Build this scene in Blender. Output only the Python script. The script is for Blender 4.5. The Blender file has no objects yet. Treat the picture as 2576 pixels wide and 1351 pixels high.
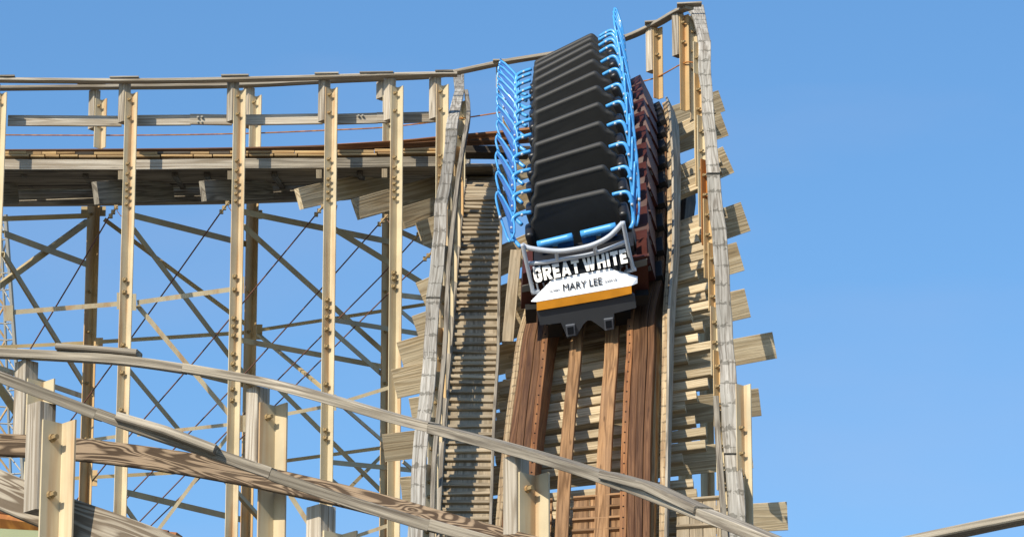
import bpy, bmesh, math, random
from mathutils import Vector as V, Matrix
random.seed(7)
sc = bpy.context.scene
COL = sc.collection
# ------------------------------------------------------------------ camera
F = 11400.0; TH = math.radians(18.0); CAM = V((0, 0, 1.7))
RT = V((1, 0, 0)); UP = V((0, -math.sin(TH), math.cos(TH))); FW = V((0, math.cos(TH), math.sin(TH)))
def P(x, y, D):
    return CAM + RT*((x-1288)/F*D) + UP*((675.5-y)/F*D) + FW*D
def m(px, D): return px*D/F
cam = bpy.data.objects.new('camera', bpy.data.cameras.new('camera')); COL.objects.link(cam)
cam.location = CAM; cam.rotation_euler = (math.pi/2+TH, 0, 0)
cam.data.sensor_width = 36; cam.data.lens = 36*F/2576; cam.data.clip_start = .5; cam.data.clip_end = 3000
sc.camera = cam
# ------------------------------------------------------------------ light
SE, SA = math.radians(37), math.radians(38)          # elevation, degrees to the left behind the camera
L = V((math.sin(SA)*math.cos(SE), math.cos(SA)*math.cos(SE), -math.sin(SE)))
sun = bpy.data.objects.new('sun', bpy.data.lights.new('sun', 'SUN')); COL.objects.link(sun)
sun.data.energy = 5.0; sun.data.angle = math.radians(.5); sun.data.color = (1, .90, .74)
sun.rotation_euler = L.to_track_quat('-Z', 'Y').to_euler(); sun.location = (-30, -30, 60)
w = bpy.data.worlds.new('World'); sc.world = w; w.use_nodes = True
nt = w.node_tree; bg = nt.nodes['Background']; sky = nt.nodes.new('ShaderNodeTexSky')
sky.sky_type = 'NISHITA'; sky.sun_disc = False; sky.sun_elevation = SE; sky.sun_rotation = math.atan2(-L.x, -L.y)
sky.altitude = 0; sky.air_density = 1.0; sky.dust_density = .35; sky.ozone_density = 2.0
hs = nt.nodes.new('ShaderNodeHueSaturation'); hs.inputs['Saturation'].default_value = 1.24
hs.inputs['Hue'].default_value = .500; hs.inputs['Value'].default_value = 1.37
nt.links.new(sky.outputs[0], hs.inputs['Color']); 
tcw = nt.nodes.new('ShaderNodeTexCoord'); cn = nt.nodes.new('ShaderNodeTexNoise'); cn.inputs['Scale'].default_value = 5; cn.inputs['Detail'].default_value = 6
cm_ = nt.nodes.new('ShaderNodeMapping'); cm_.inputs['Scale'].default_value = (1, 1, 3.2); cm_.inputs['Location'].default_value = (.9, .2, .3); nt.links.new(tcw.outputs['Generated'], cm_.inputs[0]); nt.links.new(cm_.outputs[0], cn.inputs['Vector'])
cr0 = nt.nodes.new('ShaderNodeMapRange'); cr0.inputs[1].default_value = .48; cr0.inputs[2].default_value = .75; cr0.inputs[4].default_value = .22; nt.links.new(cn.outputs[0], cr0.inputs[0])
cx = nt.nodes.new('ShaderNodeMix'); cx.data_type = 'RGBA'; nt.links.new(cr0.outputs[0], cx.inputs[0]); nt.links.new(hs.outputs[0], cx.inputs[6]); cx.inputs[7].default_value = (4.2, 4.3, 5.6, 1)
nt.links.new(cx.outputs[2], bg.inputs['Color'])
bg.inputs['Strength'].default_value = .116
sc.view_settings.view_transform = 'Standard'; sc.view_settings.look = 'None'; sc.view_settings.exposure = 0.13
# ------------------------------------------------------------------ materials
def mat(name):
    M = bpy.data.materials.new(name); M.use_nodes = True
    return M, M.node_tree.nodes, M.node_tree.links, M.node_tree.nodes['Principled BSDF']
def nd(N, t, **k):
    n = N.new(t)
    for a, b in k.items(): setattr(n, a, b)
    return n
def wood(name, c1, c2, grey=None, ring=.25, gamt=.5, kerf=0, rough=.85, vs=1.0, bump=.25, fig=.24, freq=9):
    M, N, K, B = mat(name)
    uv = nd(N, 'ShaderNodeUVMap'); sp = nd(N, 'ShaderNodeSeparateXYZ'); K.new(uv.outputs[0], sp.inputs[0])
    oi = nd(N, 'ShaderNodeObjectInfo')
    def mt(op, a, b=None, c=None):
        n = nd(N, 'ShaderNodeMath', operation=op)
        for i, q in enumerate((a, b, c)):
            if q is None: continue
            if hasattr(q, 'links') or hasattr(q, 'is_output'): K.new(q, n.inputs[i])
            else: n.inputs[i].default_value = q
        return n.outputs[0]
    off = mt('MULTIPLY', oi.outputs['Random'], 37.0)
    u = mt('ADD', sp.outputs[0], off); v = sp.outputs[1]
    def noise(su, sv, det=4, dist=0, z=0.):
        cb = nd(N, 'ShaderNodeCombineXYZ')
        K.new(mt('MULTIPLY', u, su), cb.inputs[0]); K.new(mt('MULTIPLY', v, sv*vs), cb.inputs[1]); cb.inputs[2].default_value = z
        n = nd(N, 'ShaderNodeTexNoise'); n.inputs['Scale'].default_value = 1; n.inputs['Detail'].default_value = det
        n.inputs['Distortion'].default_value = dist; K.new(cb.outputs[0], n.inputs['Vector']); return n.outputs['Fac']
    n1 = noise(1.0, 34, 8, .35); n2 = noise(4, 150, 4); n3 = noise(fig, 4.6, 2, .5, 4.); cr_ = noise(.5, 55, 5, .3, 7.)
    ph = mt('ADD', mt('MULTIPLY', n3, freq*6.), mt('MULTIPLY', v, 55*vs))
    rg = mt('MULTIPLY_ADD', mt('SINE', ph), .5, .5)
    rg = mt('POWER', rg, 1.6)
    f = mt('ADD', mt('MULTIPLY', n1, 1.5-ring), mt('ADD', mt('MULTIPLY', n2, .75), mt('MULTIPLY', rg, ring*1.6)))
    ck = mt('MULTIPLY', mt('GREATER_THAN', cr_, .62), 1.1); f = mt('ADD', f, ck)
    mr = nd(N, 'ShaderNodeMapRange'); K.new(f, mr.inputs[0]); mr.inputs[1].default_value = .78; mr.inputs[2].default_value = 1.42
    mx = nd(N, 'ShaderNodeMix', data_type='RGBA'); K.new(mr.outputs[0], mx.inputs[0])
    mx.inputs[6].default_value = (*c1, 1); mx.inputs[7].default_value = (*c2, 1); col = mx.outputs[2]
    if grey:
        g = noise(.8, 3.2, 4, .3, 9.)
        gr = nd(N, 'ShaderNodeMapRange'); K.new(g, gr.inputs[0]); gr.inputs[1].default_value = .42; gr.inputs[2].default_value = .62
        gr.inputs[4].default_value = gamt
        m2 = nd(N, 'ShaderNodeMix', data_type='RGBA'); K.new(gr.outputs[0], m2.inputs[0]); K.new(col, m2.inputs[6]); m2.inputs[7].default_value = (*grey, 1); col = m2.outputs[2]
    # knots
    cb = nd(N, 'ShaderNodeCombineXYZ'); K.new(mt('MULTIPLY', u, 1.3), cb.inputs[0]); K.new(mt('MULTIPLY', v, 7.), cb.inputs[1])
    vo = nd(N, 'ShaderNodeTexVoronoi'); vo.inputs['Scale'].default_value = 1.; K.new(cb.outputs[0], vo.inputs['Vector'])
    kr = nd(N, 'ShaderNodeMapRange'); K.new(vo.outputs['Distance'], kr.inputs[0]); kr.inputs[1].default_value = .06; kr.inputs[2].default_value = .13
    kr.inputs[3].default_value = .55; kr.inputs[4].default_value = 0
    m3 = nd(N, 'ShaderNodeMix', data_type='RGBA'); K.new(kr.outputs[0], m3.inputs[0]); K.new(col, m3.inputs[6]); m3.inputs[7].default_value = (*[q*.35 for q in c2], 1); col = m3.outputs[2]
    if kerf:
        jn = noise(1.3, 0, 1, 0, 2.)
        fr = mt('FRACT', mt('ADD', mt('MULTIPLY', u, 1/kerf), mt('MULTIPLY', jn, 1.0)))
        ln = mt('LESS_THAN', mt('ABSOLUTE', mt('SUBTRACT', fr, .5)), .022)
        bl = noise(9, 18, 3, 0, 6.); k2 = mt('MULTIPLY', ln, mt('GREATER_THAN', bl, .47))
        wide = mt('LESS_THAN', mt('ABSOLUTE', mt('SUBTRACT', fr, .5)), mt('MULTIPLY', mt('SUBTRACT', noise(7, 14, 3, 1, 1.), .45), .9))
        k3 = mt('MAXIMUM', mt('MULTIPLY', k2, .55), mt('MULTIPLY', wide, .55))
        m4 = nd(N, 'ShaderNodeMix', data_type='RGBA'); K.new(k3, m4.inputs[0]); K.new(col, m4.inputs[6]); m4.inputs[7].default_value = (.05, .045, .03, 1); col = m4.outputs[2]
    # board to board tone
    br = nd(N, 'ShaderNodeHueSaturation'); K.new(col, br.inputs['Color'])
    mv = nd(N, 'ShaderNodeMapRange'); K.new(oi.outputs['Random'], mv.inputs[0]); mv.inputs[3].default_value = .68; mv.inputs[4].default_value = 1.16
    K.new(mv.outputs[0], br.inputs['Value']); K.new(br.outputs[0], B.inputs['Base Color'])
    B.inputs['Roughness'].default_value = rough; B.inputs['Specular IOR Level'].default_value = .25
    bp_ = nd(N, 'ShaderNodeBump'); bp_.inputs['Strength'].default_value = bump; bp_.inputs['Distance'].default_value = .02
    K.new(mt('SUBTRACT', 1.4, f), bp_.inputs['Height']); K.new(bp_.outputs[0], B.inputs['Normal'])
    return M
WG = wood('weathered_wood', (.49, .435, .345), (.155, .13, .10), (.27, .24, .185), ring=.25, kerf=0)
WK = wood('kerfed_weathered_wood', (.50, .47, .41), (.20, .175, .14), (.29, .28, .24), kerf=.5)
WB = wood('silvered_wood', (.64, .58, .48), (.30, .245, .18), (.42, .375, .30), ring=.3)
WF = wood('figured_wood', (.27, .195, .125), (.055, .035, .02), (.16, .12, .08), ring=.62, freq=17, gamt=.2, fig=.7)
WFG = wood('figured_grey_wood', (.46, .40, .31), (.17, .13, .09), (.33, .28, .21), ring=.55, freq=13, gamt=.2, fig=.6)
WP = wood('pale_ledger_wood', (.70, .58, .39), (.38, .285, .165), (.52, .44, .30), ring=.3)
WT = wood('tread_wood', (.54, .435, .30), (.22, .165, .10), (.34, .285, .20), gamt=.8)
WY = wood('yellow_pine', (.60, .42, .20), (.30, .17, .07), (.40, .32, .2), gamt=.3)
WR = wood('oiled_brown_track_wood', (.185, .095, .045), (.08, .038, .018), None, rough=.5, ring=.2)
WO = wood('orange_stained_wood', (.42, .19, .07), (.17, .07, .03), (.2, .11, .06))
WC = wood('chain_plank_wood', (.43, .245, .115), (.17, .09, .04), (.33, .20, .11), ring=.3)
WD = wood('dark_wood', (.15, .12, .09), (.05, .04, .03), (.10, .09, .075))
WU = wood('curb_wood', (.62, .48, .29), (.30, .20, .11), None, kerf=.21)
def steel(name, c, rust=.55, rc=(.42, .17, .04), rough=.55, thr=.58):
    M, N, K, B = mat(name)
    tc = nd(N, 'ShaderNodeTexCoord'); oi = nd(N, 'ShaderNodeObjectInfo')
    ad = nd(N, 'ShaderNodeVectorMath', operation='ADD'); K.new(tc.outputs['Object'], ad.inputs[0]); K.new(oi.outputs['Random'], ad.inputs[1])
    mp = nd(N, 'ShaderNodeMapping'); mp.inputs['Scale'].default_value = (9, 9, .55); K.new(ad.outputs[0], mp.inputs[0])
    n = nd(N, 'ShaderNodeTexNoise'); n.inputs['Scale'].default_value = 1; n.inputs['Detail'].default_value = 5; K.new(mp.outputs[0], n.inputs['Vector'])
    r = nd(N, 'ShaderNodeMapRange'); K.new(n.outputs[0], r.inputs[0]); r.inputs[1].default_value = thr; r.inputs[2].default_value = thr+.16; r.inputs[4].default_value = rust
    n2 = nd(N, 'ShaderNodeTexNoise'); n2.inputs['Scale'].default_value = 2.2; n2.inputs['Detail'].default_value = 6; K.new(ad.outputs[0], n2.inputs['Vector'])
    m1 = nd(N, 'ShaderNodeMix', data_type='RGBA'); K.new(n2.outputs[0], m1.inputs[0]); m1.inputs[6].default_value = (*[q*.62 for q in c], 1); m1.inputs[7].default_value = (*[min(1, q*1.3) for q in c], 1)
    m2 = nd(N, 'ShaderNodeMix', data_type='RGBA'); K.new(r.outputs[0], m2.inputs[0]); K.new(m1.outputs[2], m2.inputs[6]); m2.inputs[7].default_value = (*rc, 1)
    K.new(m2.outputs[2], B.inputs['Base Color']); B.inputs['Roughness'].default_value = rough; B.inputs['Metallic'].default_value = 0
    B.inputs['Specular IOR Level'].default_value = .3
    return M
ST = steel('cream_painted_steel', (.60, .51, .34), .5, (.42, .19, .05), thr=.5)
SO = steel('orange_stained_steel', (.60, .42, .21), .55, thr=.5)
SB = steel('brace_steel', (.48, .38, .21), .4)
SH = steel('rusty_steel', (.50, .21, .05), .9, (.30, .11, .03), thr=.4)
SC = steel('rusty_cable_steel', (.16, .07, .045), .6, (.09, .04, .03))
SBO = steel('bolt_steel', (.36, .26, .13), .5)
def plain(name, c, rough=.5, spec=.4, coat=0, metal=0, nz=0):
    M, N, K, B = mat(name); B.inputs['Roughness'].default_value = rough; B.inputs['Specular IOR Level'].default_value = spec
    B.inputs['Coat Weight'].default_value = coat; B.inputs['Metallic'].default_value = metal
    tc = nd(N, 'ShaderNodeTexCoord'); n = nd(N, 'ShaderNodeTexNoise'); n.inputs['Scale'].default_value = 5; n.inputs['Detail'].default_value = 6
    K.new(tc.outputs['Object'], n.inputs['Vector'])
    m1 = nd(N, 'ShaderNodeMix', data_type='RGBA'); K.new(n.outputs[0], m1.inputs[0]); a = nz or .12
    m1.inputs[6].default_value = (*[q*(1-a) for q in c], 1); m1.inputs[7].default_value = (*[min(1, q*(1+a)) for q in c], 1)
    K.new(m1.outputs[2], B.inputs['Base Color'])
    r = nd(N, 'ShaderNodeMapRange'); K.new(n.outputs[0], r.inputs[0]); r.inputs[3].default_value = rough-.08; r.inputs[4].default_value = rough+.1
    K.new(r.outputs[0], B.inputs['Roughness'])
    return M
BLK = plain('charcoal_seat_shell', (.036, .036, .035), .58, .4, nz=.15)
BLK2 = plain('black_bolster', (.012, .012, .013), .4, .5)
PLT = plain('black_steel_plate', (.045, .05, .058), .5, .4)
BLU = plain('light_blue_painted_tube', (.07, .36, .80), .3, .5, .4)
BLP = plain('mid_blue_panel', (.02, .12, .40), .4, .4)
GRY = plain('pale_grey_painted_tube', (.46, .50, .56), .35, .5, .3)
WHT = plain('white_sign_panel', (.78, .80, .84), .4, .4, nz=.03)
LWH = plain('white_letter', (.82, .81, .78), .5, .3, nz=.02)
INK = plain('dark_lettering', (.012, .014, .018), .85, .1)
INK2 = plain('grey_lettering', (.22, .23, .25), .5, .3)
RED = plain('maroon_car_body', (.058, .014, .009), .5, .3, 0, nz=.4)
RIB = plain('grey_ribbed_step', (.15, .145, .13), .6, .4, nz=.3)
ORG = plain('varnished_orange_wood', (.74, .30, .022), .4, .4, .3, nz=.25)
RUB = plain('black_undercarriage', (.015, .014, .013), .6, .3)
TWR = plain('white_lattice_paint', (.36, .35, .31), .5, .3)
GRN = plain('pale_green_painted_box', (.25, .28, .15), .5, .3)
# ------------------------------------------------------------------ objects
def empty(name, loc, label, cat, group=None):
    o = bpy.data.objects.new(name, None); COL.objects.link(o); o.location = loc; o.empty_display_size = .3
    o['label'] = label; o['category'] = cat
    if group: o['group'] = group
    return o
def link(name, me, M, parent=None, origin=None, smooth=False):
    o = bpy.data.objects.new(name, me); COL.objects.link(o)
    if M and not me.materials: me.materials.append(M)
    if smooth:
        for p in me.polygons: p.use_smooth = True
    if origin is not None:
        me.transform(Matrix.Translation(-V(origin))); o.location = V(origin)
    if parent:
        o.parent = parent
        if origin is not None: o.location = V(origin) - world_loc(parent)
    return o
def world_loc(o):
    q = V(o.location)
    while o.parent: o = o.parent; q += V(o.location)
    return q
def mesh(name, vs, fs, uvs=None):
    me = bpy.data.meshes.new(name); me.from_pydata([tuple(v) for v in vs], [], fs)
    if uvs:
        l = me.uv_layers.new(name='UVMap')
        for i, q in enumerate(uvs): l.data[i].uv = q
    bm = bmesh.new(); bm.from_mesh(me); bmesh.ops.recalc_face_normals(bm, faces=bm.faces); bm.to_mesh(me); bm.free()
    return me
class MB:
    def __init__(s): s.v = []; s.f = []; s.uv = []
    def face(s, idx, uv): s.f.append(idx); s.uv += uv
    def board(s, pts, n, w, h, bev=.006):
        """sweep a bevelled rectangle: w across (t x n), h along n"""
        pts = [V(p) for p in pts]; k = len(pts)
        ns = n if isinstance(n, list) else [n]*k
        ws = w if isinstance(w, list) else [w]*k; hs_ = h if isinstance(h, list) else [h]*k
        base = len(s.v); uo = random.random()*20; vo = random.random()*20; d = 0; us = []
        for i in range(k):
            t = (pts[min(i+1, k-1)]-pts[max(i-1, 0)]).normalized()
            nn = V(ns[i]); nn = (nn - t*nn.dot(t)).normalized(); a = t.cross(nn)
            W, H = ws[i]/2, hs_[i]/2; b = min(bev, W*.4, H*.4)
            if i: d += (pts[i]-pts[i-1]).length
            us.append(d)
            for (x, y) in ((-W+b, H), (W-b, H), (W, H-b), (W, -H+b), (W-b, -H), (-W+b, -H), (-W, -H+b), (-W, H-b)):
                s.v.append(pts[i]+a*x+nn*y)
        W, H = ws[0], hs_[0]; per = [0, W, W+.001, W+H, W+H+.001, 2*W+H, 2*W+H+.001, 2*W+2*H, 2*W+2*H+.001]
        for i in range(k-1):
            for j in range(8):
                a0 = base+i*8+j; a1 = base+i*8+(j+1) % 8; b1 = a1+8; b0 = a0+8
                s.face([a0, a1, b1, b0], [(us[i]+uo, per[j]+vo), (us[i]+uo, per[j+1]+vo), (us[i+1]+uo, per[j+1]+vo), (us[i+1]+uo, per[j]+vo)])
        for q, e in ((0, base), (1, base+(k-1)*8)):
            idx = [e+j for j in range(8)]
            s.face(idx, [(uo+.02*(j % 3), vo+.03*j) for j in range(8)])
        return s
    def prism(s, poly, p0, p1, ax, ay):
        """closed polygon poly (x,y) in plane ax, ay swept from p0 to p1"""
        p0, p1, ax, ay = V(p0), V(p1), V(ax), V(ay); b = len(s.v); k = len(poly); ln = (p1-p0).length
        for q in (p0, p1):
            for x, y in poly: s.v.append(q+ax*x+ay*y)
        for j in range(k):
            s.face([b+j, b+(j+1) % k, b+k+(j+1) % k, b+k+j], [(0, j*.1), (0, j*.1+.1), (ln, j*.1+.1), (ln, j*.1)])
        s.face([b+j for j in range(k)], [(x, y) for x, y in poly]); s.face([b+k+j for j in range(k)], [(x, y) for x, y in poly])
        return s
    def tube(s, pts, r, seg=8, closed=False):
        pts = [V(p) for p in pts]; k = len(pts); b = len(s.v); up = None; rr = r if isinstance(r, list) else [r]*k; d = 0
        for i in range(k):
            if closed: t = (pts[(i+1) % k]-pts[i-1]).normalized()
            else: t = (pts[min(i+1, k-1)]-pts[max(i-1, 0)]).normalized()
            if up is None: up = t.orthogonal().normalized()
            up = (up-t*up.dot(t)).normalized(); sd = t.cross(up)
            for j in range(seg):
                a = 2*math.pi*j/seg; s.v.append(pts[i]+(up*math.cos(a)+sd*math.sin(a))*rr[i])
        for i in range(k if closed else k-1):
            i2 = (i+1) % k
            for j in range(seg):
                s.face([b+i*seg+j, b+i*seg+(j+1) % seg, b+i2*seg+(j+1) % seg, b+i2*seg+j], [(i*.1, j*.02), (i*.1, j*.02+.02), (i*.1+.1, j*.02+.02), (i*.1+.1, j*.02)])
        if not closed:
            for e in (b, b+(k-1)*seg): s.face([e+j for j in range(seg)], [(0, 0)]*seg)
        return s
    def box(s, c, d, bev=0):
        c = V(c); return s.board([c-V((0, d[1]/2, 0)), c+V((0, d[1]/2, 0))], V((0, 0, 1)), d[0], d[2], bev or min(d)*.08)
    def build(s, name, M, parent=None, org=True, smooth=False):
        me = mesh(name, s.v, s.f, s.uv)
        return link(name, me, M, parent, V(s.v[0]) if org else None, smooth)
def cr(pts, n=6):
    """Catmull-Rom resample of a list of tuples/vectors"""
    pts = [V(p) if not isinstance(p, tuple) else V(p) for p in pts]; out = []
    for i in range(len(pts)-1):
        p0 = pts[max(i-1, 0)]; p1 = pts[i]; p2 = pts[i+1]; p3 = pts[min(i+2, len(pts)-1)]
        for j in range(n):
            t = j/n; out.append(.5*((2*p1)+(p2-p0)*t+(2*p0-5*p1+4*p2-p3)*t*t+(3*p1-p0-3*p2+p3)*t**3))
    out.append(pts[-1]); return out
def interp(tab, x):
    if x <= tab[0][0]: a, b = tab[0], tab[1]
    elif x >= tab[-1][0]: a, b = tab[-2], tab[-1]
    else:
        for a, b in zip(tab, tab[1:]):
            if a[0] <= x <= b[0]: break
    return a[1]+(b[1]-a[1])*(x-a[0])/(b[0]-a[0])
FR = V((0, -1, 0)); Z = V((0, 0, 1))
QU = V((.73, .683, 0)); QV = V((.683, -.73, 0))          # plan axes of posts: along the track, and towards the lower right
def pxboard(name, pts, n, w, h, M, parent, bev=.006, res=0):
    q = [P(*p) for p in pts]
    if res: q = cr(q, res); 
    return MB().board(q, n, w, h, bev).build(name, M, parent)
BOLT = None
def bolt(p, parent, r=.024, ln=.06, d=QV, M=None):
    mb = MB(); d = V(d)
    mb.tube([p, p+d*ln*.35], r*1.35, 8); mb.tube([p+d*ln*.35, p+d*ln*.36, p+d*ln], [r, r, r*.9], 6)
    return mb.build('bolt', M or SBO, parent)
def lcol(parent, x, yt, D, bolts=(), M=None, zb=0., wood_=None, name='column', a=.15, b=.13, woodM=None, br=.020, q2=None):
    QU, QV = q2 or (V((.73, .683, 0)), V((.683, -.73, 0)))
    """vertical steel angle with its left edge at pixel x, top at pixel yt; wood_ = (ytop, ybottom) of the timber post bolted behind it"""
    A = P(x, yt, D); t = .014
    B = V((A.x, A.y, zb))
    poly = [(0, 0), (a, 0), (a, b), (a-t, b), (a-t, t), (0, t)]
    o = MB().prism(poly, B, A, QU, QV).build(name, M or ST, parent)
    for yb in bolts:
        q = P(x, yb, D); q = V((A.x, A.y, q.z)) + QU*a*.42 + QV*t; bolt(q, o, br)
    if wood_:
        s_ = .14; ct = V((A.x, A.y, 0)) + QU*(s_/2-.025) - QV*(s_/2+.001)
        z0 = P(x, wood_[1], D).z; z1 = P(x, wood_[0], D).z
        MB().board([ct+Z*z0, ct+Z*z1], QV, s_, s_, .008).build('post', woodM or WB, parent)
    return o
def brace(parent, x0, y0, x1, y1, wpx, D0, D1=None, M=None, led=.8, name='brace', flip=False):
    D1 = D1 or D0; a = P(x0, y0, D0); b = P(x1, y1, D1)
    if b.x < a.x: a, b = b, a
    t = (b-a).normalized(); n = -FW
    if abs(D1-D0) > .5: n = V((abs(b.y-a.y), -abs(b.x-a.x), 0)).normalized()
    if abs(D1-D0) > .5 and (x0+x1)/2 > 690: n = V((.42, -.9, 0))
    n = (n-t*n.dot(t)).normalized(); ac = n.cross(t)
    if ac.z < 0: ac = -ac
    w_ = m(wpx, D0); h = w_/2; th = .012; l = w_*led
    if flip: poly = [(-h, 0), (h, 0), (h, -l), (h-th, -l), (h-th, -th), (-h, -th)]
    else: poly = [(-h, 0), (h, 0), (h, -th), (-h+th, -th), (-h+th, -l), (-h, -l)]
    return MB().prism(poly, a, b, ac, n).build(name, M or SB, parent)
# ------------------------------------------------------------------ ground
g = 1500
me = mesh('ground', [(-g, -g, 0), (g, -g, 0), (g, g, 0), (-g, g, 0)], [[0, 1, 2, 3]], [(0, 0), (1, 0), (1, 1), (0, 1)])
gm = plain('grey_asphalt', (.10, .095, .085), .9, .2); gr = link('ground', me, gm); gr['kind'] = 'structure'
# ------------------------------------------------------------------ the track frames
LY = [175, 186, 202, 221, 243, 270, 302, 340, 382, 428, 481, 536]
RX = [1509, 1506, 1506, 1509, 1512, 1517, 1523, 1526, 1527, 1532, 1538, 1541]
RY = [91, 101, 115, 131, 157, 188, 225, 268, 317, 370, 428, 490]
PITCH = .70
cen = [((1337+RX[i])/2, (LY[i]+RY[i])/2) for i in range(12)]
Ds = [0]*12; Ds[11] = 62.4
for i in range(10, -1, -1):
    pp = math.hypot(cen[i+1][0]-cen[i][0], cen[i+1][1]-cen[i][1])*Ds[i+1]/F
    Ds[i] = Ds[i+1] + math.sqrt(max(.05, PITCH**2-pp**2))
CP = [P(cen[i][0], cen[i][1], Ds[i]) for i in range(12)]
fr = []
HT = 1.4
for i in range(12):
    t = (CP[min(i+1, 11)]-CP[max(i-1, 0)]).normalized()
    if i == 11: t = (t + (CP[11]-CP[9]).normalized()*.0 + V((0, 0, -.06))).normalized()
    r = RT*(RX[i]-1337)+UP*(LY[i]-RY[i]); r = r - FW*(r.dot(t)/FW.dot(t)); r.normalize()
    fr.append((CP[i], r, t, t.cross(r).normalized()))
TRK = [(c-u*HT, r, u) for c, r, t, u in fr]
for (x, y, D, sl) in ((1480, 812, 62.35, .20), (1474, 900, 61.4, .18), (1465, 1000, 60.45, .15), (1455, 1150, 59.1, .11), (1448, 1324, 57.6, .06), (1441, 1500, 56.2, .03)):
    TRK.append((P(x, y, D), sl, None))
pp = [q[0] for q in TRK]
for i in range(12, len(TRK)):
    t = (pp[min(i+1, len(pp)-1)]-pp[i-1]).normalized(); sl = TRK[i][1]
    r = RT+UP*sl; r = (r-FW*(r.dot(t)/FW.dot(t))).normalized(); TRK[i] = (pp[i], r, t.cross(r).normalized())
p0 = TRK[0][0]+(TRK[0][0]-TRK[1][0])*1.3; TRK.insert(0, (p0, TRK[0][1], TRK[0][2]))
SS = cr([q[0] for q in TRK], 6); RR = [q.normalized() for q in cr([q[1] for q in TRK], 6)]; UU = [q.normalized() for q in cr([q[2] for q in TRK], 6)]
LEN = [0]
for a, b in zip(SS, SS[1:]): LEN.append(LEN[-1]+(b-a).length)
def at(s, a=0, b=0):
    s = max(0, min(LEN[-1]-1e-4, s))
    for i in range(len(LEN)-1):
        if LEN[i] <= s <= LEN[i+1]: break
    f = (s-LEN[i])/(LEN[i+1]-LEN[i]); p = SS[i].lerp(SS[i+1], f); r = RR[i].lerp(RR[i+1], f); u = UU[i].lerp(UU[i+1], f)
    return p+r*a+u*b, r, u
def proj(p):
    q = V(p)-CAM; D = q.dot(FW); return 1288+q.dot(RT)/D*F, 675.5-q.dot(UP)/D*F, D
YD = sorted([(proj(p)[1], proj(p)[2]) for p in SS[::3]])
SY = sorted([(proj(at(s)[0])[1], s) for s in [LEN[-1]*i/60 for i in range(61)]])
Dt = lambda y: interp(YD, y); Sy = lambda y: interp(SY, y)
print('TRACK', LEN[-1], [tuple(round(c, 1) for c in proj(q[0])) for q in TRK[:13:3]], Sy(745), Sy(1340))
Dout = lambda y: Dt(y+interp([(20, 290), (1110, 230)], y))
Dinn = lambda y: Dt(y+interp([(275, 40), (1180, 160)], y))
Dst = lambda y: Dt(y-interp([(415, 140), (1340, 20)], y))
# ------------------------------------------------------------------ coaster track of the drop
trk = empty('coaster_track', P(1460, 1500, 56.5).xy.to_3d(), 'brown wooden roller coaster track plunging steeply towards the viewer on wide pale planks', 'coaster track')
def strip(name, a, b, w, h, M, s0=0, s1=None, n=80, wob=0, bev=.006, da=0.):
    s1 = s1 or LEN[-1]; pts = []; ns = []
    for i in range(n+1):
        s = s0+(s1-s0)*i/n; p, r, u = at(s, a+da*(s-s0)/(s1-s0)+random.uniform(-wob, wob), b+random.uniform(-wob, wob)); pts.append(p); ns.append(u)
    return MB().board(pts, ns, w, h, bev).build(name, M, trk)
CT = [(236, 1652), (262, 1676), (300, 1686), (421, 1692), (632, 1691), (800, 1679), (1100, 1673), (1324, 1668), (1500, 1664)]
def strip_to(name, tab, b, w, h, M, s0=0, n=70):
    pts = []; ns = []
    for i in range(n+1):
        s = s0+(LEN[-1]-s0)*i/n; a = 1.
        for _ in range(25):
            x, y, D = proj(at(s, a, b)[0]); a += (interp(tab, y)-x)*D/F*.45
        p, r, u = at(s, a, b); pts.append(p); ns.append(u)
    return MB().board(pts, ns, w, h).build(name, M, trk)
for sg in (-1, 1):
    strip('running_rail', sg*.605, -.18, .088, .38, WO)
    strip('running_rail', sg*.70, -.195, .094, .38, WR)
    strip('running_rail', sg*.80, -.185, .10, .38, WR)
    strip('running_rail', sg*.90, -.20, .09, .38, WR)
strip_to('side_board', [(y, x-26) for y, x in CT], -.28, .07, .26, WY)
strip_to('curb_board', CT, -.17, .075, .26, WU)
strip_to('edge_board', [(y, x+9) for y, x in CT], -.12, .035, .28, WG)
strip('curb_board', -.995, -.2, .085, .34, WU)
strip('chain_plank', -.19, -.14, .17, .07, WC, s0=Sy(300))
strip('chain_plank', .32, -.14, .19, .07, WC, s0=Sy(300))
# stringers under the ties
for a in (-.75, .75): strip('stringer', a, -1.1, .14, .28, WD, n=30)
LEDG = [((1180, 470), (1815, 254), .3, .36), ((1056, 590), (1822, 313), .3, .38), ((1060, 745), (1832, 402), .35, .42), ((1048, 832), (1875, 545), .35, .44), ((1008, 897), (1862, 645), .4, .42),
        ((992, 966), (1880, 762), .4, .41), ((1034, 1035), (1948, 868), .4, .37), ((965, 1127), (1911, 1011), .4, .375), ((1010, 1235), (1891, 1142), .4, .37), ((1100, 1345), (1980, 1297), .4, .37), ((1100, 1450), (1900, 1425), .4, .37)]
LDT = sorted([proj(at(LEN[-1]*i/60, 0, -.74)[0])[1:] for i in range(61)]); LD = lambda y: interp(LDT, y)
for (f, e, dd, hh) in LEDG:
    yc = f[1]+(e[1]-f[1])*(1465-f[0])/(e[0]-f[0]); D = LD(yc)
    kk = -.4 if e[1] > 600 else -.1
    A, B_ = P(f[0], f[1], D-.25), P(e[0], e[1], D+.15)
    MB().board([A, B_], V((0, -.95, -.31)), hh, .08, .004).build('ledger', WP, trk)
    # second, shorter plank of the bent a little further back
    q = (B_-A); MB().board([A+q*.12+V((0, .3, .1)), B_-q*.12+V((0, .3, .1))], V((0, -.95, -.31)), hh*.6, .08, .004).build('backing_plank', WD, trk)  # dark wood colour stands in for the deep shade behind the ties
LS = []
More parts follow.
